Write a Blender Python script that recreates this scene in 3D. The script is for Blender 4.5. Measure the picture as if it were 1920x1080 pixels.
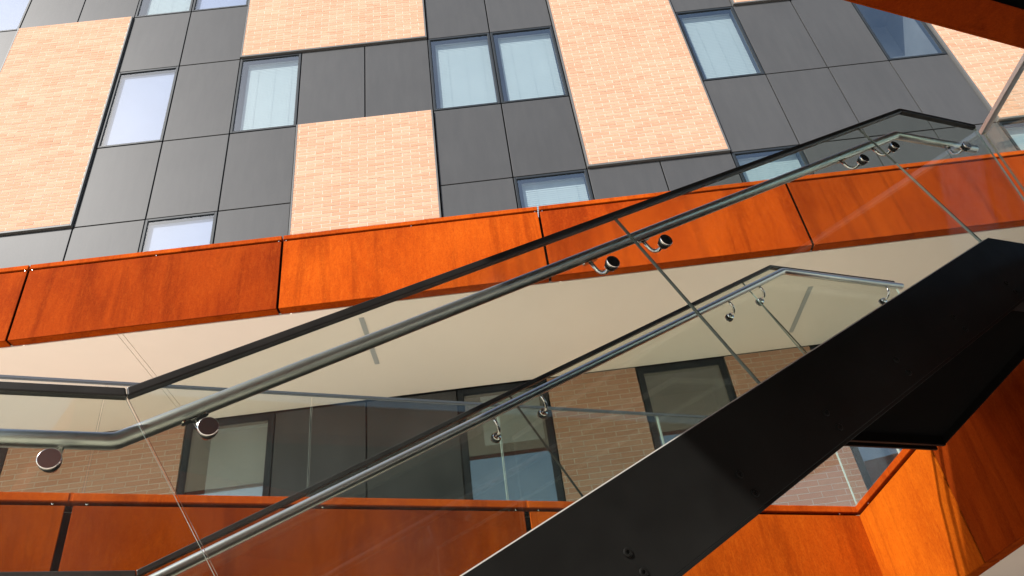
import bpy, bmesh, math, random
from mathutils import Vector, Matrix

for o in list(bpy.data.objects):
    bpy.data.objects.remove(o, do_unlink=True)
scene = bpy.context.scene
COL = scene.collection
rnd = random.Random(7)

# ------------------------------------------------------------------ camera
EYE = 1.6
FPX = 1470.81                       # focal length in pixels of the 1920 wide photograph
YAW, PITCH, ROLL = -0.0410425, 0.6385185, -0.1428396
_r = Vector((math.cos(YAW), math.sin(YAW), 0))
_f0 = Vector((-math.sin(YAW), math.cos(YAW), 0))
_u0 = Vector((0, 0, 1))
FWD = _f0 * math.cos(PITCH) + _u0 * math.sin(PITCH)
_u = -_f0 * math.sin(PITCH) + _u0 * math.cos(PITCH)
RIGHT = _r * math.cos(ROLL) + _u * math.sin(ROLL)
UP = -_r * math.sin(ROLL) + _u * math.cos(ROLL)
cam_data = bpy.data.cameras.new('camera')
cam = bpy.data.objects.new('camera', cam_data)
COL.objects.link(cam)
m = Matrix((RIGHT, UP, -FWD)).transposed().to_4x4()
m.translation = Vector((0, 0, EYE))
cam.matrix_world = m
cam_data.sensor_width = 36.0
cam_data.lens = FPX / 1920 * 36.0
cam_data.clip_start = 0.05
cam_data.clip_end = 2000
scene.camera = cam


def pixel(p):
    d = Vector(p) - Vector((0, 0, EYE))
    z = d.dot(FWD)
    return 960 + FPX * d.dot(RIGHT) / z, 540 - FPX * d.dot(UP) / z, z


# ------------------------------------------------------------------ sky, sun, exposure
SUN = Vector((-1.15, -1.30, 1.4)).normalized()          # towards the sun
world = bpy.data.worlds.new('World')
scene.world = world
world.use_nodes = True
wn = world.node_tree.nodes
wl = world.node_tree.links
sky = wn.new('ShaderNodeTexSky')
sky.sky_type = 'NISHITA'
sky.sun_disc = False
sky.sun_elevation = math.asin(SUN.z)
sky.sun_rotation = math.atan2(SUN.x, SUN.y)
sky.air_density = 1.0
sky.dust_density = 1.0
sky.ozone_density = 1.0
bg = wn['Background']
bg.inputs['Strength'].default_value = 0.12
wl.new(sky.outputs['Color'], bg.inputs['Color'])

sun_data = bpy.data.lights.new('sun', 'SUN')
sun_data.energy = 4.6
sun_data.angle = math.radians(0.53)
sun_data.color = (1.0, 0.955, 0.895)
sun = bpy.data.objects.new('sun', sun_data)
COL.objects.link(sun)
sun.location = (-10, -14, 20)
sun.rotation_euler = (-SUN).to_track_quat('-Z', 'Y').to_euler()

scene.view_settings.view_transform = 'Standard'
scene.view_settings.look = 'None'
scene.view_settings.exposure = 1.08
scene.view_settings.gamma = 1.0
scene.view_settings.use_curve_mapping = False
scene.render.engine = 'CYCLES'
scene.cycles.max_bounces = 10
scene.cycles.transparent_max_bounces = 32
scene.cycles.diffuse_bounces = 4
scene.cycles.glossy_bounces = 5

# ------------------------------------------------------------------ materials


def new_mat(name):
    mt = bpy.data.materials.new(name)
    mt.use_nodes = True
    nt = mt.node_tree
    return mt, nt, nt.nodes['Principled BSDF']


def node(nt, kind, **kw):
    n = nt.nodes.new(kind)
    for k, v in kw.items():
        setattr(n, k, v)
    return n


def coords(nt, scale=(1, 1, 1), obj_offset=True):
    """world position, stretched, shifted a little for every object"""
    g = node(nt, 'ShaderNodeNewGeometry')
    mp = node(nt, 'ShaderNodeMapping')
    mp.inputs['Scale'].default_value = scale
    nt.links.new(g.outputs['Position'], mp.inputs['Vector'])
    if obj_offset:
        oi = node(nt, 'ShaderNodeObjectInfo')
        mul = node(nt, 'ShaderNodeMath', operation='MULTIPLY')
        mul.inputs[1].default_value = 37.0
        nt.links.new(oi.outputs['Random'], mul.inputs[0])
        nt.links.new(mul.outputs[0], mp.inputs['Location'])
    return mp.outputs['Vector']


def noise(nt, vec, scale, detail=4, rough=0.55, dist=0.0):
    n = node(nt, 'ShaderNodeTexNoise')
    n.inputs['Scale'].default_value = scale
    n.inputs['Detail'].default_value = detail
    n.inputs['Roughness'].default_value = rough
    n.inputs['Distortion'].default_value = dist
    nt.links.new(vec, n.inputs['Vector'])
    return n.outputs['Fac']


def ramp(nt, fac, stops):
    r = node(nt, 'ShaderNodeValToRGB')
    els = r.color_ramp.elements
    while len(els) < len(stops):
        els.new(0.5)
    for e, (p, c) in zip(els, stops):
        e.position = p
        e.color = (c[0], c[1], c[2], 1)
    nt.links.new(fac, r.inputs['Fac'])
    return r.outputs['Color']


def mix(nt, fac, a, b, blend='MIX'):
    n = node(nt, 'ShaderNodeMix', data_type='RGBA', blend_type=blend)
    for sock, v in ((n.inputs[0], fac), (n.inputs[6], a), (n.inputs[7], b)):
        if hasattr(v, 'links'):
            nt.links.new(v, sock)
        elif isinstance(v, (int, float)):
            sock.default_value = v
        else:
            sock.default_value = (v[0], v[1], v[2], 1)
    return n.outputs[2]


def bump(nt, height, bsdf, strength=0.2, dist=0.01):
    b = node(nt, 'ShaderNodeBump')
    b.inputs['Strength'].default_value = strength
    b.inputs['Distance'].default_value = dist
    nt.links.new(height, b.inputs['Height'])
    nt.links.new(b.outputs['Normal'], bsdf.inputs['Normal'])


def math_node(nt, op, a, b=None):
    n = node(nt, 'ShaderNodeMath', operation=op)
    for i, v in enumerate((a, b)):
        if v is None:
            continue
        if hasattr(v, 'links'):
            nt.links.new(v, n.inputs[i])
        else:
            n.inputs[i].default_value = v
    return n.outputs[0]


def corten_material():
    mt, nt, b = new_mat('weathering_steel')
    oi = node(nt, 'ShaderNodeObjectInfo')
    cloud = noise(nt, coords(nt, (1, 1, 0.8)), 0.9, 5, 0.55, 0.5)
    c = ramp(nt, cloud, [(0.30, (0.235, 0.030, 0.0021)), (0.50, (0.305, 0.044, 0.0024)), (0.68, (0.365, 0.059, 0.0030))])
    mid = noise(nt, coords(nt, (2.6, 2.6, 0.32)), 4.2, 6, 0.66, 0.5)
    c = mix(nt, 1.0, c, ramp(nt, mid, [(0.30, (0.88, 0.83, 0.85)), (0.50, (1, 1, 1)), (0.70, (1.04, 1.07, 1.05))]), 'MULTIPLY')
    # old run-off: broad soft drips with ragged sides
    drip = noise(nt, coords(nt, (1.7, 1.7, 0.16)), 1.5, 6, 0.6, 1.2)
    dm = ramp(nt, drip, [(0.50, (1, 1, 1)), (0.60, (0.74, 0.68, 0.72)), (0.78, (0.62, 0.54, 0.6))])
    c = mix(nt, 0.8, c, dm, 'MULTIPLY')
    # small pale flecks drawn out downwards
    fl = noise(nt, coords(nt, (13, 13, 3.6)), 2.6, 6, 0.75, 0.7)
    fm = ramp(nt, fl, [(0.49, (0, 0, 0)), (0.66, (1, 1, 1))])
    fv = node(nt, 'ShaderNodeRGBToBW')
    nt.links.new(fm, fv.inputs[0])
    c = mix(nt, math_node(nt, 'MULTIPLY', fv.outputs[0], 0.26), c, (0.46, 0.098, 0.008))
    # fine pitting
    gr = noise(nt, coords(nt, (1, 1, 0.7)), 75.0, 4, 0.75)
    c = mix(nt, 1.0, c, ramp(nt, gr, [(0.28, (0.76, 0.70, 0.70)), (0.5, (1, 1, 1)), (0.72, (1.14, 1.2, 1.2))]), 'MULTIPLY')
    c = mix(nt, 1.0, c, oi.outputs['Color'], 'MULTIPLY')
    nt.links.new(c, b.inputs['Base Color'])
    b.inputs['Roughness'].default_value = 0.9
    b.inputs['Specular IOR Level'].default_value = 0.03
    bump(nt, gr, b, 0.10, 0.003)
    return mt


def plain(name, col, rough=0.5, metal=0.0, spec=0.5, var=0.06, vscale=1.5, grain=0.0, gscale=250):
    mt, nt, b = new_mat(name)
    f = noise(nt, coords(nt, (1, 1, 1)), vscale, 4, 0.6)
    c = ramp(nt, f, [(0.3, [x * (1 - var) for x in col]), (0.7, [min(1, x * (1 + var)) for x in col])])
    nt.links.new(c, b.inputs['Base Color'])
    b.inputs['Roughness'].default_value = rough
    b.inputs['Metallic'].default_value = metal
    b.inputs['Specular IOR Level'].default_value = spec
    if grain:
        g = noise(nt, coords(nt, (1, 1, 1)), gscale, 2, 0.6)
        bump(nt, g, b, grain, 0.002)
    return mt


def cladding_material():
    mt, nt, b = new_mat('grey_cladding')
    oi = node(nt, 'ShaderNodeObjectInfo')
    f = noise(nt, coords(nt, (1, 1, 1)), 0.9, 3, 0.5)
    s = math_node(nt, 'ADD', math_node(nt, 'MULTIPLY', oi.outputs['Random'], 0.35), math_node(nt, 'MULTIPLY', f, 0.65))
    c = ramp(nt, s, [(0.2, (0.049, 0.050, 0.0515)), (0.8, (0.059, 0.060, 0.0615))])
    dirt = noise(nt, coords(nt, (3, 3, 0.5)), 3.0, 5, 0.65)
    c = mix(nt, 1.0, c, ramp(nt, dirt, [(0.3, (0.93, 0.93, 0.93)), (0.7, (1.04, 1.03, 1.02))]), 'MULTIPLY')
    nt.links.new(c, b.inputs['Base Color'])
    b.inputs['Roughness'].default_value = 0.46
    b.inputs['Specular IOR Level'].default_value = 0.075
    g = noise(nt, coords(nt, (1, 1, 1)), 300, 2, 0.6)
    bump(nt, g, b, 0.05, 0.001)
    return mt


def brick_material():
    mt, nt, b = new_mat('buff_brick')
    g = node(nt, 'ShaderNodeNewGeometry')
    oi = node(nt, 'ShaderNodeObjectInfo')
    s = math_node(nt, 'FRACT', math_node(nt, 'ADD', g.outputs['Random Per Island'], oi.outputs['Random']))
    c = ramp(nt, s, [(0.0, (0.395, 0.212, 0.132)), (0.35, (0.415, 0.230, 0.146)), (0.7, (0.425, 0.243, 0.157)), (1.0, (0.435, 0.262, 0.174))])
    f = noise(nt, coords(nt, (1, 1, 2.5), False), 22, 4, 0.7)
    c = mix(nt, 1.0, c, ramp(nt, f, [(0.25, (0.92, 0.90, 0.88)), (0.7, (1.04, 1.04, 1.04))]), 'MULTIPLY')
    nt.links.new(c, b.inputs['Base Color'])
    b.inputs['Roughness'].default_value = 0.9
    b.inputs['Specular IOR Level'].default_value = 0.2
    f2 = noise(nt, coords(nt, (1, 1, 1), False), 90, 4, 0.7)
    bump(nt, f2, b, 0.3, 0.003)
    return mt


def sheet_glass(name, tint, f0=0.05, rough=0.0):
    """one face of a clear sheet: tinted see-through plus mirror reflection growing at grazing angles"""
    mt = bpy.data.materials.new(name)
    mt.use_nodes = True
    nt = mt.node_tree
    nt.nodes.remove(nt.nodes['Principled BSDF'])
    out = nt.nodes['Material Output']
    lw = node(nt, 'ShaderNodeLayerWeight')
    lw.inputs['Blend'].default_value = 0.5
    p = math_node(nt, 'POWER', lw.outputs['Facing'], 5.0)
    fr = math_node(nt, 'ADD', math_node(nt, 'MULTIPLY', p, 1 - f0), f0)
    # a film of dust
    du = noise(nt, coords(nt, (1, 1, 0.6)), 2.5, 5, 0.65)
    duf = ramp(nt, du, [(0.38, (0.001,) * 3), (0.72, (0.009,) * 3)])
    tr = node(nt, 'ShaderNodeBsdfTransparent')
    tr.inputs['Color'].default_value = (*tint, 1)
    gl = node(nt, 'ShaderNodeBsdfGlossy')
    gl.inputs['Roughness'].default_value = rough
    gl.inputs['Color'].default_value = (0.95, 1, 0.98, 1)
    mx = node(nt, 'ShaderNodeMixShader')
    nt.links.new(fr, mx.inputs[0])
    nt.links.new(tr.outputs[0], mx.inputs[1])
    nt.links.new(gl.outputs[0], mx.inputs[2])
    df = node(nt, 'ShaderNodeBsdfDiffuse')
    df.inputs['Color'].default_value = (0.7, 0.7, 0.68, 1)
    m2 = node(nt, 'ShaderNodeMixShader')
    nt.links.new(duf, m2.inputs[0])
    nt.links.new(mx.outputs[0], m2.inputs[1])
    nt.links.new(df.outputs[0], m2.inputs[2])
    nt.links.new(m2.outputs[0], out.inputs['Surface'])
    return mt


def glass_edge_material(name, col):
    mt, nt, b = new_mat(name)
    b.inputs['Base Color'].default_value = col
    b.inputs['Roughness'].default_value = 0.15
    b.inputs['Specular IOR Level'].default_value = 0.4
    return mt


M_CORTEN = corten_material()
M_CLAD = cladding_material()
M_BRICK = brick_material()
M_MORTAR = plain('lime_mortar', (0.49, 0.425, 0.345), 0.95, var=0.1, vscale=8, spec=0.2)
M_TRIM = plain('grey_metal_trim', (0.09, 0.09, 0.088), 0.5, var=0.05, spec=0.12)
M_FRAME = plain('dark_window_frame', (0.016, 0.020, 0.024), 0.5, var=0.1, spec=0.12)
M_BACK = plain('black_backing', (0.012, 0.012, 0.012), 0.9, spec=0.1)
M_BLIND = plain('pale_blind', (0.31, 0.355, 0.36), 0.7, var=0.03, spec=0.1)
M_ROLLER = plain('sky_tinted_roller_blind', (0.215, 0.235, 0.335), 0.8, var=0.03, spec=0.1)  # lilac of the reflected sky is put into the blind colour
M_ROOM = plain('dim_room', (0.10, 0.11, 0.12), 0.9, var=0.3, vscale=0.6)
M_SOFFIT = plain('cream_render', (0.86, 0.755, 0.655), 0.85, var=0.025, vscale=0.8, grain=0.12, spec=0.2)
M_SOFFIT_LINE = plain('grey_soffit_bead', (0.46, 0.44, 0.40), 0.7)
M_LAMP = plain('grey_light_cover', (0.42, 0.42, 0.41), 0.4, var=0.04)
M_BLACK = plain('black_painted_steel', (0.0075, 0.0075, 0.007), 0.40, var=0.3, vscale=2.2, spec=0.11)
_nt = M_BLACK.node_tree
_rv = ramp(_nt, noise(_nt, coords(_nt, (1, 1, 1)), 1.8, 6, 0.7, 0.6), [(0.35, (0.30,) * 3), (0.7, (0.50,) * 3)])
_nt.links.new(_rv, _nt.nodes['Principled BSDF'].inputs['Roughness'])
M_MATT = plain('matt_black_steel', (0.004, 0.004, 0.004), 0.8, var=0.2, spec=0.03)
M_CAP = plain('dark_rail_cap', (0.014, 0.013, 0.012), 0.36, var=0.3, vscale=7, spec=0.35)
M_CAPGREY = plain('slate_rail_cap', (0.055, 0.06, 0.068), 0.4, var=0.1, spec=0.5)
M_STEEL = plain('brushed_stainless', (0.57, 0.56, 0.53), 0.34, metal=1.0, var=0.07, vscale=14, grain=0.05, gscale=500)
M_POLISH = plain('polished_stainless', (0.66, 0.64, 0.62), 0.12, metal=1.0, var=0.03)
M_ALU = plain('satin_aluminium', (0.62, 0.60, 0.56), 0.45, metal=0.3, var=0.04)
M_DISC = plain('brushed_disc', (0.64, 0.60, 0.58), 0.20, metal=1.0, var=0.04)
M_RUBBER = plain('black_gasket', (0.012, 0.012, 0.012), 0.5)
M_GLASS = sheet_glass('balustrade_glass', (0.920, 0.955, 0.928), 0.045)
M_PARGLASS = sheet_glass('parapet_glass', (0.945, 0.960, 0.945), 0.035)
M_PANE = sheet_glass('window_glass', (0.84, 0.89, 0.90), 0.17)
M_EDGE = glass_edge_material('glass_edge', (0.07, 0.085, 0.078, 1))
M_EDGE_PALE = glass_edge_material('polished_glass_edge', (0.27, 0.32, 0.295, 1))
M_DECK = plain('pale_concrete', (0.54, 0.50, 0.44), 0.9, var=0.1, vscale=2, spec=0.2)
M_PAVING = plain('light_paving', (0.52, 0.465, 0.39), 0.9, var=0.12, vscale=0.7, spec=0.2)

# ------------------------------------------------------------------ mesh helpers
SG = 0.364774                                  # azimuth of the stair and of the walkway parapet
CS, SN = math.cos(SG), math.sin(SG)


def FS(u, v, w):                               # along the stair, away from the eye, up (from eye level)
    return Vector((u * CS - v * SN, u * SN + v * CS, w + EYE))


def FX(u, v, w):                               # along the facade, towards it, up
    return Vector((u, v, w + EYE))


def FY(u, v, w):                               # along the bridge (u = y), across it (v = x), up
    return Vector((v, u, w + EYE))


ORIGIN = {}


def thing(name, label, cat, loc, group=None):
    o = bpy.data.objects.new(name, None)
    COL.objects.link(o)
    o.location = loc
    o.empty_display_size = 0.2
    o['label'] = label
    o['category'] = cat
    if group:
        o['group'] = group
    ORIGIN[o.name] = Vector(loc)
    return o


class MB:
    def __init__(self):
        self.v, self.f, self.m = [], [], []

    def add(self, verts, faces, mats=None):
        n = len(self.v)
        self.v += [Vector(p) for p in verts]
        for i, fc in enumerate(faces):
            self.f.append([n + k for k in fc])
            self.m.append(mats[i] if mats else 0)
        return self

    def prism(self, fr, pts, v0, v1, plane='uw', side_mat=0):
        """polygon in (u,w) pushed along v, or in (u,v) pushed along w"""
        n = len(pts)
        if plane == 'uw':
            vs = [fr(a, v0, b) for a, b in pts] + [fr(a, v1, b) for a, b in pts]
        elif plane == 'uv':
            vs = [fr(a, b, v0) for a, b in pts] + [fr(a, b, v1) for a, b in pts]
        else:                                   # 'vw' pushed along u
            vs = [fr(v0, a, b) for a, b in pts] + [fr(v1, a, b) for a, b in pts]
        fs = [list(range(n))[::-1], list(range(n, 2 * n))]
        ms = [0, 0]
        for i in range(n):
            j = (i + 1) % n
            fs.append([i, j, n + j, n + i])
            ms.append(side_mat)
        return self.add(vs, fs, ms)

    def box(self, fr, u0, u1, v0, v1, w0, w1, side_mat=0):
        return self.prism(fr, [(u0, w0), (u1, w0), (u1, w1), (u0, w1)], v0, v1, 'uw', side_mat)

    def strip(self, fr, top, bot, v0, v1):
        """ribbon between two polylines in (u,w), pushed along v"""
        return self.prism(fr, list(top) + list(reversed(bot)), v0, v1)

    def tube(self, path, r, n=20, cap=True):
        path = [Vector(p) for p in path]
        k = len(path)
        tang = []
        for i in range(k):
            a = (path[i] - path[i - 1]).normalized() if i else (path[1] - path[0]).normalized()
            b = (path[i + 1] - path[i]).normalized() if i < k - 1 else a
            t = (a + b).normalized()
            tang.append((t, 1.0 / max(0.5, t.dot(a))))
        ref = Vector((0, 0, 1)) if abs(tang[0][0].z) < 0.9 else Vector((1, 0, 0))
        nrm = tang[0][0].cross(ref).normalized()
        rings = []
        for i in range(k):
            t, sc = tang[i]
            nrm = (nrm - t * nrm.dot(t)).normalized()
            bi = t.cross(nrm)
            rings.append([path[i] + nrm * (r * math.cos(2 * math.pi * j / n)) + bi * (r * math.sin(2 * math.pi * j / n)) for j in range(n)])
        vs = [p for rg in rings for p in rg]
        fs = []
        for i in range(k - 1):
            for j in range(n):
                j2 = (j + 1) % n
                fs.append([i * n + j, i * n + j2, (i + 1) * n + j2, (i + 1) * n + j])
        if cap:
            fs.append(list(range(n))[::-1])
            fs.append([(k - 1) * n + j for j in range(n)])
        return self.add(vs, fs)

    def lathe(self, base, axis, profile, n=24):
        """profile = [(distance along axis, radius)]"""
        axis = Vector(axis).normalized()
        ref = Vector((0, 0, 1)) if abs(axis.z) < 0.9 else Vector((1, 0, 0))
        a = axis.cross(ref).normalized()
        b = axis.cross(a)
        vs, fs = [], []
        for d, r in profile:
            for j in range(n):
                t = 2 * math.pi * j / n
                vs.append(Vector(base) + axis * d + a * (r * math.cos(t)) + b * (r * math.sin(t)))
        for i in range(len(profile) - 1):
            for j in range(n):
                j2 = (j + 1) % n
                fs.append([i * n + j, i * n + j2, (i + 1) * n + j2, (i + 1) * n + j])
        fs.append(list(range(n))[::-1])
        fs.append([(len(profile) - 1) * n + j for j in range(n)])
        return self.add(vs, fs)

    def build(self, name, mats, parent=None, smooth=False, bevel=0.0, fix=True):
        if not isinstance(mats, (list, tuple)):
            mats = [mats]
        lo = Vector((min(p.x for p in self.v), min(p.y for p in self.v), min(p.z for p in self.v)))
        hi = Vector((max(p.x for p in self.v), max(p.y for p in self.v), max(p.z for p in self.v)))
        c = (lo + hi) / 2
        me = bpy.data.meshes.new(name)
        me.from_pydata([p - c for p in self.v], [], self.f)
        for mt in mats:
            me.materials.append(mt)
        me.polygons.foreach_set('material_index', self.m)
        if fix:
            bm = bmesh.new()
            bm.from_mesh(me)
            bmesh.ops.recalc_face_normals(bm, faces=bm.faces)
            bm.to_mesh(me)
            bm.free()
        if smooth:
            me.polygons.foreach_set('use_smooth', [len(p.vertices) == 4 for p in me.polygons])
        me.update()
        o = bpy.data.objects.new(name, me)
        COL.objects.link(o)
        if parent is not None:
            o.parent = parent
            o.location = c - ORIGIN[parent.name]
        else:
            o.location = c
        ORIGIN[o.name] = c
        if bevel:
            md = o.modifiers.new('bevel', 'BEVEL')
            md.width = bevel
            md.segments = 2
            md.limit_method = 'ANGLE'
            md.harden_normals = False
        return o


# ------------------------------------------------------------------ ground
g = MB().add([(-400, -400, 0), (400, -400, 0), (400, 400, 0), (-400, 400, 0)], [[0, 1, 2, 3]]).build('pavement', M_PAVING, fix=False)
g['kind'] = 'structure'

# ------------------------------------------------------------------ office building
D = 9.3                                         # facade plane
CX = {-5: -1.333, -4: -1.207, -3: -1.081, -2: -0.954, -1: -0.8275, 0: -0.7017, 1: -0.5765, 2: -0.4503, 3: -0.3227,
      4: -0.1915, 5: -0.0600, 6: 0.0710, 7: 0.2035, 8: 0.3345, 9: 0.4640, 10: 0.5900, 11: 0.7140, 12: 0.8360,
      13: 0.9550, 14: 1.072, 15: 1.187, 16: 1.302, 17: 1.417}
CX = {k: v * D for k, v in CX.items()}
R0, R1, R2, R3 = 0.9853 * D, 1.1855 * D, 1.4135 * D, 1.6055 * D
RB = R0 - 2.12
R4 = R3 + 2.12
ROWS = [(5.40, RB), (RB, R0), (R0, R1), (R1, R2), (R2, R3), (R3, R4)]
SOFFIT = 5.33
DECK = 2.30
bld = thing('office_building', 'tall office building clad in grey panels and buff brick behind the stairs', 'building', (0, D + 3, 0))
MB().box(FX, CX[-5] - 0.4, CX[17] + 0.4, D + 0.9, D + 8, -EYE, R4 + 0.6).build('building_core', M_BACK, bld)
MB().box(FX, CX[-5] - 0.4, CX[17] + 0.4, D - 0.05, D + 0.899, R4 + 0.012, R4 + 0.6).build('roof_edge', M_CLAD, bld, bevel=0.01)

JOINT = 0.011
bricks_up = [(-2, 0, R0, R3), (2, 5, R2, R4), (3, 5, RB, R1), (7, 9, R0, R4), (10, 11, R2, R4), (13, 15, R0, R4)]
bricks_low = [(0, 2), (6, 7), (8, 9), (10, 12), (-3, -1)]
win_up = {(0, 3), (2, 3), (5, 3), (6, 3), (9, 3), (12, 3), (1, 1), (6, 1), (9, 1), (-3, 5), (0, 5), (1, 5), (13, 1), (15, 3)}
win_low = [2, 5, 7, 9, -1, 12, 14]
panel_low = [(3, 4), (4, 5), (-4, -3), (13, 14), (15, 16)]


def in_brick(c, z0, z1):
    zm = (z0 + z1) / 2
    return any(a <= c < b and lo < zm < hi for a, b, lo, hi in bricks_up)


def cladding(c0, c1, z0, z1):
    MB().box(FX, CX[c0] + JOINT, CX[c1] - JOINT, D + rnd.uniform(-0.0015, 0.0015), D + 0.03, z0 + JOINT, z1 - JOINT).build('cladding_panel', M_CLAD, bld, bevel=0.004)


def backing(c0, c1, z0, z1):
    return MB().box(FX, CX[c0], CX[c1], D + 0.045, D + 0.06, z0, z1)


back = MB()


def window(c0, c1, z0, z1, fw=0.042, blind=1.0, inset=(0.10, 0.02), tilt=0.5, roller=False):
    x0, x1 = CX[c0] + 0.008, CX[c1] - 0.008
    z0, z1 = z0 + 0.008, z1 - 0.008
    mb = MB()
    for (a, b, e, f) in ((x0, x0 + fw, z0, z1), (x1 - fw, x1, z0, z1), (x0 + fw, x1 - fw, z1 - fw, z1), (x0 + fw, x1 - fw, z0, z0 + fw)):
        mb.box(FX, a, b, D - 0.004, D + 0.12, e, f)
    w = mb.build('window', M_FRAME, bld, bevel=0.004)
    # glazing bead one step back
    mb = MB()
    t = 0.010
    for (a, b, e, f) in ((x0 + fw, x0 + fw + t, z0 + fw, z1 - fw), (x1 - fw - t, x1 - fw, z0 + fw, z1 - fw),
                         (x0 + fw + t, x1 - fw - t, z1 - fw - t, z1 - fw), (x0 + fw + t, x1 - fw - t, z0 + fw, z0 + fw + t)):
        mb.box(FX, a, b, D + 0.008, D + 0.06, e, f)
    mb.build('glazing_bead', M_FRAME, w)
    MB().add([FX(x0 + fw, D + 0.016, z0 + fw), FX(x1 - fw, D + 0.016 + rnd.uniform(-.002, .002), z0 + fw), FX(x1 - fw, D + 0.016, z1 - fw), FX(x0 + fw, D + 0.016 + rnd.uniform(-.002, .002), z1 - fw)],
             [[0, 1, 2, 3]]).build('pane', M_PANE, w, fix=False)
    # room behind: open box
    X0, X1, Z0, Z1, Y0, Y1 = x0 + 0.002, x1 - 0.002, z0 + 0.002, z1 - 0.002, D + 0.121, D + 0.88
    vs = [FX(X0, Y0, Z0), FX(X1, Y0, Z0), FX(X1, Y0, Z1), FX(X0, Y0, Z1), FX(X0, Y1, Z0), FX(X1, Y1, Z0), FX(X1, Y1, Z1), FX(X0, Y1, Z1)]
    MB().add(vs, [[4, 5, 6, 7], [0, 4, 7, 3], [1, 2, 6, 5], [3, 7, 6, 2], [0, 1, 5, 4]]).build('reveal', M_ROOM, w, fix=False)
    if blind > 0:
        bl = MB()
        bx0, bx1 = x0 + fw + inset[0], x1 - fw - inset[1]
        top = z1 - fw - 0.06
        bot = top - (top - z0 - fw) * blind
        p = 0.045
        n = int((top - bot) / p)
        yb = D + 0.14
        if roller:
            n = 0
            bl.box(FX, x0 + fw - 0.01, x1 - fw + 0.01, yb - 0.06, yb - 0.057, z0 + fw, z1 - fw - 0.02)
        for i in range(n):
            zz = top - i * p
            dy, dz = 0.014 * math.cos(tilt), 0.027 * math.sin(tilt) + 0.012
            jit = rnd.uniform(-.0015, .0015)
            bl.add([FX(bx0, yb - dy, zz - dz + jit), FX(bx1, yb - dy, zz - dz + jit), FX(bx1, yb + dy, zz + dz + jit), FX(bx0, yb + dy, zz + dz + jit)], [[0, 1, 2, 3]])
        if not roller:
            bl.box(FX, bx0, bx1, yb - 0.02, yb + 0.02, top + 0.03, top + 0.06)
        b = bl.build('blind', M_ROLLER if roller else M_BLIND, w, fix=False)
        if roller:
            return w
        cd = MB()
        for fx in (0.2, 0.52, 0.84):
            xx = bx0 + (bx1 - bx0) * fx
            cd.box(FX, xx - 0.0016, xx + 0.0016, yb - 0.0300, yb - 0.0285, bot, top)
        cd.build('blind_cord', M_BLIND, w)
    return w


for ri, (z0, z1) in enumerate(ROWS):
    for c in range(-5, 17):
        if in_brick(c, z0, z1):
            continue
        if (c, ri) in win_up:
            window(c, c + 1, z0, z1, tilt=rnd.uniform(1.25, 1.4), roller=(c, ri) in ((0, 3), (1, 1), (-3, 5), (1, 5)), inset=(0.07 + rnd.uniform(0, 0.04), 0.015), blind=(0.0 if c in (12, 15) else 1.0))
        else:
            cladding(c, c + 1, z0, z1)
            back.box(FX, CX[c], CX[c + 1], D + 0.05, D + 0.06, z0, z1)
for c0, c1 in panel_low:
    cladding(c0, c1, DECK, SOFFIT - 0.02)
    back.box(FX, CX[c0], CX[c1], D + 0.05, D + 0.06, DECK, SOFFIT)
back.build('panel_backing', M_BACK, bld)
for i, c in enumerate(win_low):
    window(c, c + 1, DECK + 0.05, SOFFIT - 0.02, fw=0.075, blind=(1.0 if c in (2, -1) else (0.25 if c == 5 else 0)), tilt=0.8, inset=(0.22, 0.04))

# bricks: pitch 295 x 73.5 mm, stretcher bond
BL, BH, MJ = 0.295, 0.0735, 0.011
PROUD = 0.045
cells = []


def brick_wall(c0, c1, z0, z1, proud, trim=True):
    x0, x1 = CX[c0] + JOINT, CX[c1] - JOINT
    z0, z1 = z0 + JOINT, z1 - JOINT
    t = 0.030 if trim else 0.0
    yf = D - proud
    p = MB().box(FX, x0 + t, x1 - t, yf + 0.0028, D + 0.05, z0 + (t * 1.3), z1).build('brick_panel', M_MORTAR, bld)
    if trim:
        mb = MB()
        mb.box(FX, x0, x0 + t, yf - 0.003, D + 0.05, z0, z1)
        mb.box(FX, x1 - t, x1, yf - 0.003, D + 0.05, z0, z1)
        mb.box(FX, x0 + t, x1 - t, yf - 0.003, D + 0.05, z0, z0 + t * 1.3)
        mb.build('brick_trim', M_TRIM, bld, bevel=0.003)
    a0, a1, b0 = x0 + t, x1 - t, z0 + t * 1.3
    n = int((z1 - b0) / BH)
    h = (z1 - b0) / n
    for r in range(n):
        zz = b0 + r * h
        x = a0 - (BL * 0.5 if r % 2 else 0.0) + rnd.uniform(-0.006, 0.006) + 0.04
        x -= BL
        while x < a1:
            u0, u1 = max(x + MJ / 2, a0), min(x + BL - MJ / 2, a1)
            if u1 - u0 > 0.014:
                cells.append((u0, u1, yf + rnd.uniform(-0.0012, 0.0008), zz + MJ / 2 + rnd.uniform(-.0012, .0012), zz + h - MJ / 2, p, yf))
            x += BL
    return p


for b in bricks_up:
    brick_wall(b[0], b[1], b[2], b[3], PROUD)
for c0, c1 in bricks_low:
    brick_wall(c0, c1, DECK, SOFFIT - 0.005, 0.012, trim=False)

# the 300 bricks that show largest become objects, the others one mesh


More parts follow.
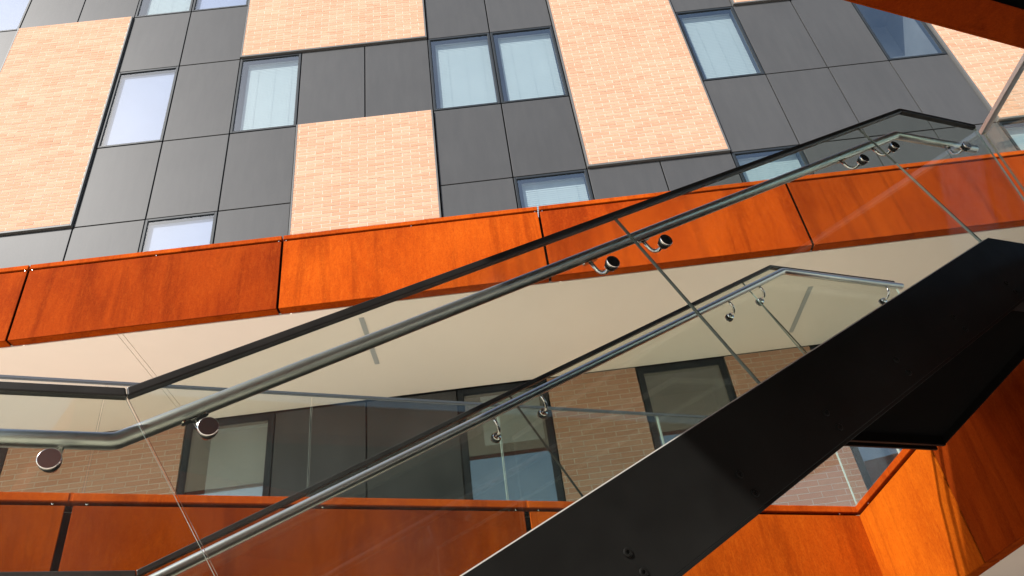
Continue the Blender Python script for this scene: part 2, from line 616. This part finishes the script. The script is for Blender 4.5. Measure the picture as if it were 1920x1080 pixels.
def shows(cell):
    u0, u1, y, z0, z1, p, yf = cell
    a = pixel(FX((u0 + u1) / 2, y, (z0 + z1) / 2))
    if not (8 < a[0] < 1912 and 4 < a[1] < 1076):
        return 0
    zc = (z0 + z1) / 2
    if zc > 6:
        if zc < 0.915 * D or a[0] > 1500 or (a[0] > 1300 and a[1] > 270):
            return 0
    else:
        if a[0] < 1060 and a[1] > 915:
            return 0
        if a[0] > 860 and a[1] > 1085 - 0.637 * (a[0] - 860):
            return 0
    b0 = pixel(FX(u0, y, zc))
    b1 = pixel(FX(u1, y, zc))
    d0 = pixel(FX((u0 + u1) / 2, y, z0))
    d1 = pixel(FX((u0 + u1) / 2, y, z1))
    return math.hypot(b1[0] - b0[0], b1[1] - b0[1]) * math.hypot(d1[0] - d0[0], d1[1] - d0[1])


order = sorted(range(len(cells)), key=lambda i: -shows(cells[i]))
single = set(order[:300])


def brick_verts(u0, u1, y, z0, z1, seed):
    q = random.Random(seed)
    j = lambda: q.uniform(-0.0010, 0.0010)
    return [(u0 + j(), y + j(), z0 + j()), (u1 + j(), y + j(), z0 + j()), (u1 + j(), y + j(), z1 + j()), (u0 + j(), y + j(), z1 + j()),
            (u0, y + 0.03, z0), (u1, y + 0.03, z0), (u1, y + 0.03, z1), (u0, y + 0.03, z1)]


BF = [[0, 1, 2, 3], [0, 4, 5, 1], [1, 5, 6, 2], [2, 6, 7, 3], [3, 7, 4, 0]]
shared = {}
rest = MB()
for i, cell in enumerate(cells):
    u0, u1, y, z0, z1, p, yf = cell
    if i in single:
        key = (round(u1 - u0, 2), round(z1 - z0, 3), i % 4)
        if key not in shared:
            me = bpy.data.meshes.new('brick')
            L2, H2 = (u1 - u0) / 2, (z1 - z0) / 2
            me.from_pydata(brick_verts(-L2, L2, 0, -H2, H2, i), [], BF)
            me.materials.append(M_BRICK)
            shared[key] = me
        o = bpy.data.objects.new('brick', shared[key])
        COL.objects.link(o)
        o.parent = p
        o.location = FX((u0 + u1) / 2, y, (z0 + z1) / 2) - ORIGIN[p.name]
    else:
        rest.add([FX(*v) for v in brick_verts(u0, u1, y, z0, z1, i)], BF)
o = rest.build('brickwork', M_BRICK, bld, fix=False)
o['kind'] = 'stuff'

# ------------------------------------------------------------------ canopy with the rusty fascia
YB = 7.03
TOP = 0.909 * YB
cano = thing('steel_canopy', 'long rust orange steel canopy with cream underside projecting from the building', 'canopy', (0, 8.2, EYE + SOFFIT))
CANO_TONE = [(0.8, 0.75, 0.8), (0.80, 0.74, 0.9), (0.66, 0.57, 0.75), (1.02, 1.02, 1.0), (0.88, 0.78, 0.9), (0.66, 0.60, 0.9), (0.60, 0.55, 0.9), (0.9, 0.9, 0.9)]
jx = [-11.3, -8.37, -5.315, -2.335, 0.735, 3.765, 6.80, 9.85, 12.9]
for i in range(len(jx) - 1):
    a, b = jx[i] + 0.014, jx[i + 1] - 0.014
    o = MB().prism(FX, [(a, SOFFIT - 0.004), (b, SOFFIT - 0.004), (b, TOP - 0.082), (a, TOP - 0.082)], YB, YB + 0.016).build('fascia_panel', M_CORTEN, cano, bevel=0.004)
    o.color = (*CANO_TONE[i], 1)
    MB().box(FX, a, b, YB + 0.017, YB + 0.120, SOFFIT - 0.004, SOFFIT + 0.012).build('fascia_return', M_CORTEN, cano, bevel=0.003)
    o = MB().box(FX, a - 0.004, b + 0.004, YB - 0.012, YB + 0.25, TOP - 0.062, TOP).build('coping', M_CORTEN, cano, bevel=0.006)
    clip = MB()
    for xx in (a + 0.03, b - 0.03, (a + b) / 2):
        clip.lathe(FX(xx, YB + 0.012, TOP - 0.074), (0, -1, 0), [(0, 0.007), (0.012, 0.007), (0.015, 0.004)], 10)
    clip.build('fixing_screw', M_POLISH, cano)
MB().box(FX, jx[0], jx[-1], YB + 0.12, YB + 0.20, SOFFIT + 0.03, TOP - 0.063).build('fascia_backing', M_BACK, cano)
MB().box(FX, jx[0], jx[-1], YB + 0.25, D - 0.05, SOFFIT + 0.5, TOP - 0.25).build('canopy_roof', M_DECK, cano)
for a, b in ((jx[0], -4.165), (-4.159, -4.107), (-4.101, jx[-1])):
    MB().box(FX, a, b, YB + 0.140, D - 0.003, SOFFIT, SOFFIT + 0.05).build('soffit_panel', M_SOFFIT, cano, bevel=0.002)
MB().box(FX, jx[0], jx[-1], YB + 0.140, D - 0.003, SOFFIT + 0.051, SOFFIT + 0.06).build('soffit_backing', M_SOFFIT_LINE, cano)
for xx, ya, yb in ((-1.472, 7.40, 8.43), (3.955, 7.87, 8.89), (9.38, 7.6, 8.6)):
    MB().box(FX, xx - 0.03, xx + 0.03, ya, yb, SOFFIT - 0.006, SOFFIT - 0.001).build('strip_light', M_LAMP, cano)

# ------------------------------------------------------------------ walkway and bridge
CP = 5.81
LIP = 0.4225 * CP
CAPZ = 0.5815 * CP
XB = 3.295
KS = 5.747                                       # corner along the stair axis
BOT = 1.39
walk = thing('steel_walkway', 'rust orange steel clad walkway with glass parapet below the canopy', 'walkway', (4.6, 6.5, EYE + BOT))
K = FS(KS, CP, 0)
A = FS(-6.3, CP, 0)
js = [-7.75, -4.38, -1.005, 2.345, KS]
for i in range(len(js) - 1):
    a, b = js[i] + 0.024, js[i + 1] - (0.024 if i < len(js) - 2 else -0.012)
    o = MB().box(FS, a, b, CP, CP + 0.016, BOT, LIP - 0.088).build('fascia_panel', M_CORTEN, walk, bevel=0.004)
    o.color = (*((0.75, 0.7, 0.7), (0.60, 0.60, 0.5), (0.60, 0.60, 0.5), (1.04, 1.16, 1.0))[i], 1)
    MB().box(FS, a, b, CP + 0.017, CP + 0.12, BOT, BOT + 0.016).build('fascia_return', M_CORTEN, walk, bevel=0.003)
    e = 0.02 if i < len(js) - 2 else 0.0
    MB().box(FS, a - 0.014, b + 0.014, CP - 0.014, CP + 0.10, LIP - 0.062, LIP).build('coping', M_CORTEN, walk, bevel=0.006)
    if i < len(js) - 2:
        MB().box(FS, b + 0.0142, b + 0.0338 + 0.0, CP - 0.008, CP + 0.09, LIP - 0.058, LIP + 0.003).build('coping_joint', M_CORTEN, walk)
jy = [7.478, 5.80, 2.45, -0.9, -4.2]
for i in range(len(jy) - 1):
    b, a = jy[i] - (-0.008 if i == 0 else 0.010), jy[i + 1] + 0.010
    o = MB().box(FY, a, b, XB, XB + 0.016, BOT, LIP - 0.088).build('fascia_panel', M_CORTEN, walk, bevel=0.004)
    o.color = ((1.14, 1.42, 1.0, 1) if i == 0 else (0.66, 0.57, 0.6, 1))  # panels after the first: their shade is put into the tint
    MB().box(FY, a, b, XB + 0.017, XB + 0.12, BOT, BOT + 0.016).build('fascia_return', M_CORTEN, walk, bevel=0.003)
    MB().box(FY, a - 0.008, b + (0.008 if i else 0.06), XB - 0.014, XB + 0.10, LIP - 0.0615, LIP + 0.001).build('coping', M_CORTEN, walk, bevel=0.006)
clip = MB()
for s in (5.52, 3.9, 2.45, 2.25, 0.7, -0.9, -1.11):
    clip.lathe(FS(s, CP + 0.012, LIP - 0.075), FS(0, -1, 0) - FS(0, 0, 0), [(0, 0.008), (0.012, 0.008), (0.015, 0.004)], 10)
for yy in (7.2, 6.0):
    clip.lathe(FY(yy, XB + 0.012, LIP - 0.075), (-1, 0, 0), [(0, 0.008), (0.012, 0.008), (0.015, 0.004)], 10)
clip.build('fixing_screw', M_POLISH, walk)
B0 = FS(-7.75, CP + 0.13, 0)
K1 = FS(KS + 0.1, CP + 0.13, 0)


def plan(off):
    a = FS(-7.75, CP + off, 0)
    # inner corner of the two offset fascias
    x = XB + off
    s = (x + (CP + off) * SN) / CS
    k = FS(s, CP + off, 0)
    return [(a.x, a.y), (k.x, k.y), (x, -4.2), (6.2, -4.2), (6.2, D - 0.06), (a.x, D - 0.06)]


MB().prism(FX, plan(0.13), BOT + 0.20, DECK - 0.05, 'uv').build('deck_slab', M_BACK, walk)
MB().prism(FX, plan(0.125), DECK - 0.045, DECK - 0.005, 'uv').build('deck_paving', M_DECK, walk)
MB().prism(FX, plan(0.135), BOT + 0.006, BOT + 0.05, 'uv').build('underside_panel', M_SOFFIT, walk)
MB().strip(FS, [(-7.7, LIP - 0.064), (KS + 0.02, LIP - 0.064)], [(-7.7, BOT + 0.06), (KS + 0.02, BOT + 0.06)], CP + 0.07, CP + 0.085).build('fascia_backing', M_BACK, walk)
MB().strip(FY, [(7.45, LIP - 0.064), (-4.2, LIP - 0.064)], [(7.45, BOT + 0.06), (-4.2, BOT + 0.06)], XB + 0.07, XB + 0.085).build('fascia_backing', M_BACK, walk)

# its glass
gp = thing('glass_parapet', 'frameless glass parapet with slim slate cap standing on the rusty walkway edge', 'balustrade', FS(0, CP, LIP))
KG = (XB + 0.0425 + (CP + 0.0425) * SN) / CS
KGY = FS(KG, CP + 0.0425, 0).y
gj = [-7.7, -5.6, -4.05, -2.5, -0.945, 0.588, 2.205, 3.82, KG + 0.002]
for i in range(len(gj) - 1):
    MB().box(FS, gj[i] + 0.006, gj[i + 1] - 0.006, CP + 0.035, CP + 0.050, LIP - 0.12, CAPZ - 0.015, 1).build('glass_panel', [M_PARGLASS, M_EDGE_PALE], gp)
for a, b in ((-7.7, KG + 0.008),):
    MB().box(FS, a, b, CP + 0.029, CP + 0.057, CAPZ - 0.024, CAPZ).build('cap_rail', M_CAPGREY, gp, bevel=0.003)

gb = thing('glass_parapet', 'short glass parapet on the bridge edge between walkway corner and stair top', 'balustrade', FY(6.2, XB, LIP))
gy = [5.25, 6.36, KGY + 0.002]
for i in range(len(gy) - 1):
    MB().box(FY, gy[i] + 0.006, gy[i + 1] - 0.006, XB + 0.035, XB + 0.050, LIP - 0.12, CAPZ - 0.015, 1).build('glass_panel', [M_PARGLASS, M_EDGE_PALE], gb)
MB().box(FY, 5.25, KGY, XB + 0.0295, XB + 0.0565, CAPZ - 0.024, CAPZ + 0.0006).build('cap_rail', M_CAPGREY, gb, bevel=0.003)

# ------------------------------------------------------------------ staircase
CN, CF = 2.10, 3.6015
TAU = 0.5175
ST, CT = math.sin(TAU), math.cos(TAU)
B_S, B_Z = -0.289, 1.189                         # lower bend of the near cap (along, up)
C_S, C_Z = 3.553, 3.376                          # upper bend
SL = (C_Z - B_Z) / (C_S - B_S)
D_S = 4.147
LOW = -2.3
DROP = 1.051                                     # cap top to stringer top
DEPTH = 0.378
stair = thing('staircase', 'black steel staircase rising to the right up to the bridge', 'staircase', FS(1.6, 2.85, -EYE))


def line(off, s0=LOW, s1=4.05):
    return [(s0, B_Z - off), (B_S, B_Z - off), (C_S, C_Z - off), (s1, C_Z - off)]


MB().strip(FS, line(DROP), line(DROP + DEPTH), CN - 0.050, CN - 0.030).build('stringer', M_BLACK, stair, bevel=0.0025)
MB().strip(FS, line(DROP + 0.03), line(DROP + DEPTH - 0.004), CN + 0.020, CN + 0.045).build('stringer', M_BLACK, stair, bevel=0.002)
MB().strip(FS, line(DROP + DEPTH - 0.001), line(DROP + DEPTH + 0.014), CN - 0.050, CN + 0.046).build('stringer_flange', M_BLACK, stair, bevel=0.002)
MB().strip(FS, line(DROP, LOW, 4.47), line(DROP + DEPTH, LOW, 4.47), CF + 0.030, CF + 0.050).build('stringer', M_BLACK, stair, bevel=0.0025)
MB().strip(FS, line(DROP + 0.03, LOW, 4.47), line(DROP + DEPTH + 0.004, LOW, 4.47), CF - 0.045, CF - 0.020).build('stringer', M_BLACK, stair, bevel=0.002)
MB().strip(FS, line(DROP - 0.007), line(DROP + 0.02), CN - 0.029, CN - 0.0085).build('glazing_channel', M_ALU, stair)
NR = 13
run = (C_S - B_S) / NR
rise = (C_Z - B_Z) / NR
z0 = B_Z - DROP - 0.06
for i in range(NR - 1):
    s = B_S + i * run
    z = z0 + (i + 1) * rise
    s += run
    tr = MB().box(FS, s - 0.02, s + run + 0.012, CN + 0.046, CF - 0.046, z - 0.035, z).build('tread', M_MATT, stair, bevel=0.004)
    MB().box(FS, s, s + 0.008, CN + 0.046, CF - 0.046, z - rise + 0.001, z - 0.0355).build('riser', M_MATT, stair)
MB().strip(FS, [(B_S, B_Z - DROP - 0.29), (C_S, C_Z - DROP - 0.29)], [(B_S, B_Z - DROP - 0.31), (C_S, C_Z - DROP - 0.31)], CN + 0.046, CF - 0.046).build('stair_underside', M_MATT, stair)
MB().box(FS, LOW, B_S - 0.022, CN + 0.046, CF - 0.046, z0 - 0.31, z0).build('landing', M_MATT, stair, bevel=0.004)


def s_at(x, c):
    return (x + c * SN) / CS


# upper landing: deck out to the bridge, deeper black box below it
ca, cb = CN + 0.046, CF - 0.046
zu = C_Z - DROP - 0.06
MB().prism(FS, [(C_S - 0.02, ca), (s_at(XB - 0.105, ca), ca), (s_at(XB - 0.105, cb), cb), (C_S - 0.02, cb)], zu - 0.10, zu, 'uv').build('landing', M_MATT, stair, bevel=0.004)
MB().prism(FS, [(C_S + 0.02, ca), (s_at(2.89, ca), ca), (s_at(2.89, cb), cb), (C_S + 0.02, cb)], zu - 0.27, zu - 0.101, 'uv').build('landing_soffit', M_MATT, stair)
MB().prism(FS, [(s_at(2.89, ca), ca), (s_at(2.90, ca), ca), (s_at(2.90, cb), cb), (s_at(2.89, cb), cb)], C_Z - DROP - DEPTH, zu - 0.102, 'uv').build('landing_end_plate', M_MATT, stair)
bolt_pairs = [(1.125, 0.714), (1.163, 0.655), (1.596, 0.971), (1.634, 0.906), (2.058, 1.228), (2.092, 1.170), (2.525, 1.498), (2.56, 1.44),
              (2.986, 1.762), (3.02, 1.70), (3.476, 2.02), (3.50, 1.967), (0.66, 0.45), (0.70, 0.39), (0.2, 0.19), (0.24, 0.13)]
nn = FS(0, -1, 0) - FS(0, 0, 0)
for s, z in bolt_pairs:
    b = MB().lathe(FS(s, CN - 0.0502, z), nn, [(0, 0.0145), (0.0035, 0.0145), (0.005, 0.012), (0.005, 0.0065), (0.001, 0.006)], 20).build('bolt_head', M_BLACK, stair, smooth=False)
# posts under the lower landing
for s in (LOW + 0.15, B_S - 0.3):
    for c in (CN + 0.2, CF - 0.2):
        MB().box(FS, s - 0.06, s + 0.06, c - 0.06, c + 0.06, -EYE, z0 - 0.311).build('landing_post', M_BLACK, stair, bevel=0.004)

# ------------------------------------------------------------------ balustrades of the stair


def offset_poly(pts, d):
    """shift a polyline in (u,w) to its upper side by d, mitred"""
    out = []
    for i, p in enumerate(pts):
        ns = []
        if i:
            a = (pts[i][0] - pts[i - 1][0], pts[i][1] - pts[i - 1][1])
            l = math.hypot(*a)
            ns.append((-a[1] / l, a[0] / l))
        if i < len(pts) - 1:
            a = (pts[i + 1][0] - pts[i][0], pts[i + 1][1] - pts[i][1])
            l = math.hypot(*a)
            ns.append((-a[1] / l, a[0] / l))
        nx, ny = sum(n[0] for n in ns) / len(ns), sum(n[1] for n in ns) / len(ns)
        k = nx * nx + ny * ny
        out.append((p[0] + nx / k * d, p[1] + ny / k * d))
    return out


def cap_pieces(parent, c, pts, mat, hw=0.015, h=0.026):
    top = pts
    bot = offset_poly(pts, -h)
    mid = offset_poly(pts, -h * 0.30)
    for i in range(len(pts) - 1):
        e = 0.0012
        def shrink(a, b):
            l = math.hypot(b[0] - a[0], b[1] - a[1])
            d = ((b[0] - a[0]) / l * e, (b[1] - a[1]) / l * e)
            return [(a[0] + d[0], a[1] + d[1]), (b[0] - d[0], b[1] - d[1])]
        MB().strip(FS, shrink(top[i], top[i + 1]), shrink(bot[i], bot[i + 1]), c - hw, c + hw).build('cap_rail', mat, parent, bevel=0.004)


def rail_path(pts, c, rad=0.016):
    """handrail polyline in (u,w) with tight rounded bends"""
    out = []
    for i, p in enumerate(pts):
        if i in (0, len(pts) - 1):
            out.append(FS(p[0], c, p[1]))
            continue
        a, b = Vector(pts[i - 1]), Vector(pts[i + 1])
        q = Vector(p)
        da, db = (a - q).normalized(), (b - q).normalized()
        for k in range(5):
            t = k / 4
            v = (q + da * rad) * (1 - t) ** 2 + q * 2 * t * (1 - t) + (q + db * rad) * t ** 2
            out.append(FS(v.x, c, v.y))
    return out


def bracket(parent_rail, parent, s, z, c_rail, c_glass, slope, rail_z, outer_first):
    """J-shaped arm from under the rail to the glass, plus the round clamp through the glass"""
    nx, nz = (ST, -CT) if slope else (0.0, -1.0)
    # rail point above the clamp, along the normal of the rail
    d = 0.11
    rs, rz = s - nx * d, z - nz * d
    side = 1 if c_glass > c_rail else -1
    pts = []
    P0 = (rs + nx * 0.020, c_rail, rz + nz * 0.020)
    P1 = (rs + nx * 0.066, c_rail, rz + nz * 0.066)
    pts.append(FS(*P0))
    pts.append(FS(*P1))
    ex, ez = rs + nx * d, rz + nz * d
    for k in range(1, 8):
        t = k / 7
        a = t * math.pi / 2
        pts.append(FS(rs + nx * (0.066 + (d - 0.066) * math.sin(a)), c_rail + side * 0.046 * (1 - math.cos(a)), rz + nz * (0.066 + (d - 0.066) * math.sin(a))))
    pts.append(FS(ex, c_glass - side * 0.012, ez))
    br = MB().tube(pts, 0.0082, 12).build('bracket', M_POLISH, parent_rail, smooth=True)
    # saddle under the rail
    ux, uz = (CT, ST) if slope else (1.0, 0.0)
    sd = MB()
    q = []
    for k in range(15):
        a = 2 * math.pi * k / 14
    outline = []
    for sgn in (1, -1):
        for k in range(9):
            a = -math.pi / 2 + math.pi * k / 8
            outline.append((sgn * (0.028 + 0.012 * math.cos(a)), sgn * 0.012 * math.sin(a)))
    base = Vector((rs + nx * 0.0225, rz + nz * 0.0225))
    lo = [FS(base.x + ux * u, c_rail + v, base.y + uz * u) for u, v in outline]
    hi = [FS(base.x + ux * u + nx * 0.005, c_rail + v, base.y + uz * u + nz * 0.005) for u, v in outline]
    n = len(outline)
    sd.add(lo + hi, [list(range(n))[::-1], list(range(n, 2 * n))] + [[i, (i + 1) % n, n + (i + 1) % n, n + i] for i in range(n)])
    sd.build('saddle', M_POLISH, br if False else parent_rail)
    # clamp: inner boss, outer disc, gaskets
    ax = (FS(0, side, 0) - FS(0, 0, 0))
    g = 0.0055
    out = MB()
    out.lathe(FS(ex, c_glass + side * (g + 0.0105), ez), ax, [(0, 0.0285), (0.006, 0.0285), (0.008, 0.0270), (0.0082, 0.0266)], 40)
    o = out.build('standoff_disc', M_DISC, parent)
    MB().lathe(FS(ex, c_glass + side * (g + 0.0002), ez), ax, [(0, 0.0278), (0.0101, 0.0278)], 40).build('gasket', M_RUBBER, o)
    MB().lathe(FS(ex, c_glass - side * (g + 0.0125), ez), ax, [(0, 0.013), (0.003, 0.022), (0.0090, 0.024)], 28).build('inner_boss', M_POLISH, o)
    MB().lathe(FS(ex, c_glass - side * (g + 0.0035), ez), ax, [(0, 0.0225), (0.0033, 0.0225)], 28).build('gasket', M_RUBBER, o)


def glass_run(parent, c, tops, bs, bz, cs, cz, ends, mat):
    """tops = cap positions of the joints, each joint square to the slope"""
    h = (DROP + 0.14) * CT
    low = DROP + 0.14
    z_on = lambda s: bz + (cz - bz) / (cs - bs) * (s - bs)
    g = 0.003
    t = 0.0055
    e = 0.018
    T = lambda s: (s, z_on(s) - e)
    F = lambda s: (s + ST * h, z_on(s) - CT * h)
    # lower landing pane
    MB().prism(FS, [(ends[0], bz - e), (bs - g, bz - e), (F(bs)[0] - g, F(bs)[1]), (bs, bz - low), (ends[0], bz - low)], c - t, c + t, 'uw', 1).build('glass_panel', [mat[0], M_EDGE_PALE], parent)
    js = [bs] + tops
    for i in range(len(js) - 1):
        a, b = js[i] + g, js[i + 1] - g
        MB().prism(FS, [T(a), T(b), F(b), F(a)], c - t, c + t, 'uw', 1).build('glass_panel', mat, parent)
    a = js[-1] + g
    MB().prism(FS, [T(a), (cs, cz - e), (ends[1], cz - e), (ends[1], cz - low), (cs, cz - low), F(a)] if F(a)[0] < cs - 0.01 else
               [T(a), (cs, cz - e), (ends[1], cz - e), (ends[1], cz - low), (F(a)[0], cz - low)], c - t, c + t, 'uw', 1).build('glass_panel', [mat[0], M_EDGE_PALE], parent)


MATG = [M_GLASS, M_EDGE]
nb = thing('glass_balustrade', 'nearer glass balustrade of the stairs with black cap and steel handrail', 'balustrade', FS(1.6, CN, 0))
glass_run(nb, CN, [1.403, 3.125], B_S, B_Z, C_S, C_Z, (LOW, D_S), MATG)
cap_pieces(nb, CN, [(LOW, B_Z - 0.012), (B_S, B_Z), (C_S, C_Z), (D_S, C_Z + 0.004)], M_CAP)
rl = MB().tube(rail_path([(LOW + 0.1, 1.062), (-0.303, 1.072), (3.525, 3.232), (4.17, 3.262)], CN + 0.08), 0.0245, 28).build('handrail', M_STEEL, nb, smooth=True)
for s, z, sl in ((-0.429, 0.969, False), (-0.065, 1.078, True), (1.336, 1.866, True), (1.613, 2.023, True), (3.021, 2.822, True), (3.317, 2.992, True), (3.935, 3.138, False), (-1.6, 0.96, False)):
    bracket(rl, nb, s, z, CN + 0.08, CN, sl, 0, True)

fb = thing('glass_balustrade', 'farther glass balustrade of the stairs with steel handrail on its near side', 'balustrade', FS(1.6, CF, 0))
FBS, FCS = -0.32, 3.628
glass_run(fb, CF, [1.435, 3.325], FBS, 1.187, FCS, 3.383, (LOW, 4.80), MATG)
cap_pieces(fb, CF, [(LOW, 1.187), (FBS, 1.187), (FCS, 3.383), (4.80, 3.388)], M_CAP)
rf = MB().tube(rail_path([(LOW + 0.1, 1.072), (-0.335, 1.074), (3.655, 3.274), (4.755, 3.277)], CF - 0.08), 0.0245, 28).build('handrail', M_STEEL, fb, smooth=True)
for s, z, sl in ((-0.20, 1.03, True), (1.335, 1.880, True), (1.627, 2.041, True), (3.121, 2.865, True), (3.427, 3.034, True), (4.595, 3.175, False), (-0.7, 0.966, False)):
    bracket(rf, fb, s, z, CF - 0.08, CF, sl, 0, False)

# balustrade of the bridge, running from the stair towards the eye
xb = 3.20
bb = thing('glass_balustrade', 'glass balustrade along the bridge at the right edge, pale slim cap', 'balustrade', FY(2, xb, 2.3))
yy = [3.49, 1.95, 0.4, -1.2]
for i in range(len(yy) - 1):
    MB().box(FY, yy[i + 1] + 0.006, yy[i] - 0.006, xb - 0.0085, xb + 0.0085, zu + 0.005, C_Z - 0.012, 1).build('glass_panel', [M_GLASS, M_EDGE_PALE], bb)
MB().box(FY, yy[-1], yy[0] + 0.004, xb - 0.018, xb + 0.018, C_Z - 0.03, C_Z + 0.003).build('cap_rail', M_STEEL, bb, bevel=0.003)
MB().box(FY, yy[-1], yy[0] - 0.05, xb - 0.06, XB - 0.016, zu - 0.1, zu).build('base_channel', M_BLACK, bb, bevel=0.003)

# ------------------------------------------------------------------ upper landing overhead
CO = 2.24
ZO = 2.171 * CO
XL = -2.5
TH = 0.45
up = thing('upper_landing', 'dark rusty steel landing overhead at the top right corner', 'landing', FS(5, 1.2, ZO))
sl_ = s_at(XL, CO)
ci = CO * 2.171 / 2.495                          # inner edge of the rusty margin seen from below
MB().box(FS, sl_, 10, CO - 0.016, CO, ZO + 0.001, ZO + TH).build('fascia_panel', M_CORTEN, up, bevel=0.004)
MB().box(FS, sl_ + 0.02, 10, ci, CO - 0.017, ZO, ZO + 0.014).build('fascia_return', M_CORTEN, up, bevel=0.004).color = (0.72, 0.60, 0.8, 1)  # underside strip tinted darker, standing in for the shade on it
e0, e1 = FS(sl_, CO - 0.02, 0), FS(10, CO - 0.02, 0)
f0, f1 = FS(sl_, ci, 0), FS(10, ci, 0)
MB().prism(FX, [(XL + 0.02, e0.y), (e1.x, e1.y), (e1.x, -6.5), (XL + 0.02, -6.5)], ZO + 0.10, ZO + TH - 0.01, 'uv').build('deck_slab', M_MATT, up)
MB().box(FX, XL, XL + 0.016, -6.5, e0.y, ZO, ZO + TH).build('fascia_panel', M_CORTEN, up, bevel=0.004)
MB().box(FX, XL, e1.x, -6.62, -6.52, -EYE, ZO + 3.6).build('unseen_back_wall', M_CORTEN, up, bevel=0.004)  # unseen wall behind the eye, raised to darken reflections in discs and glass
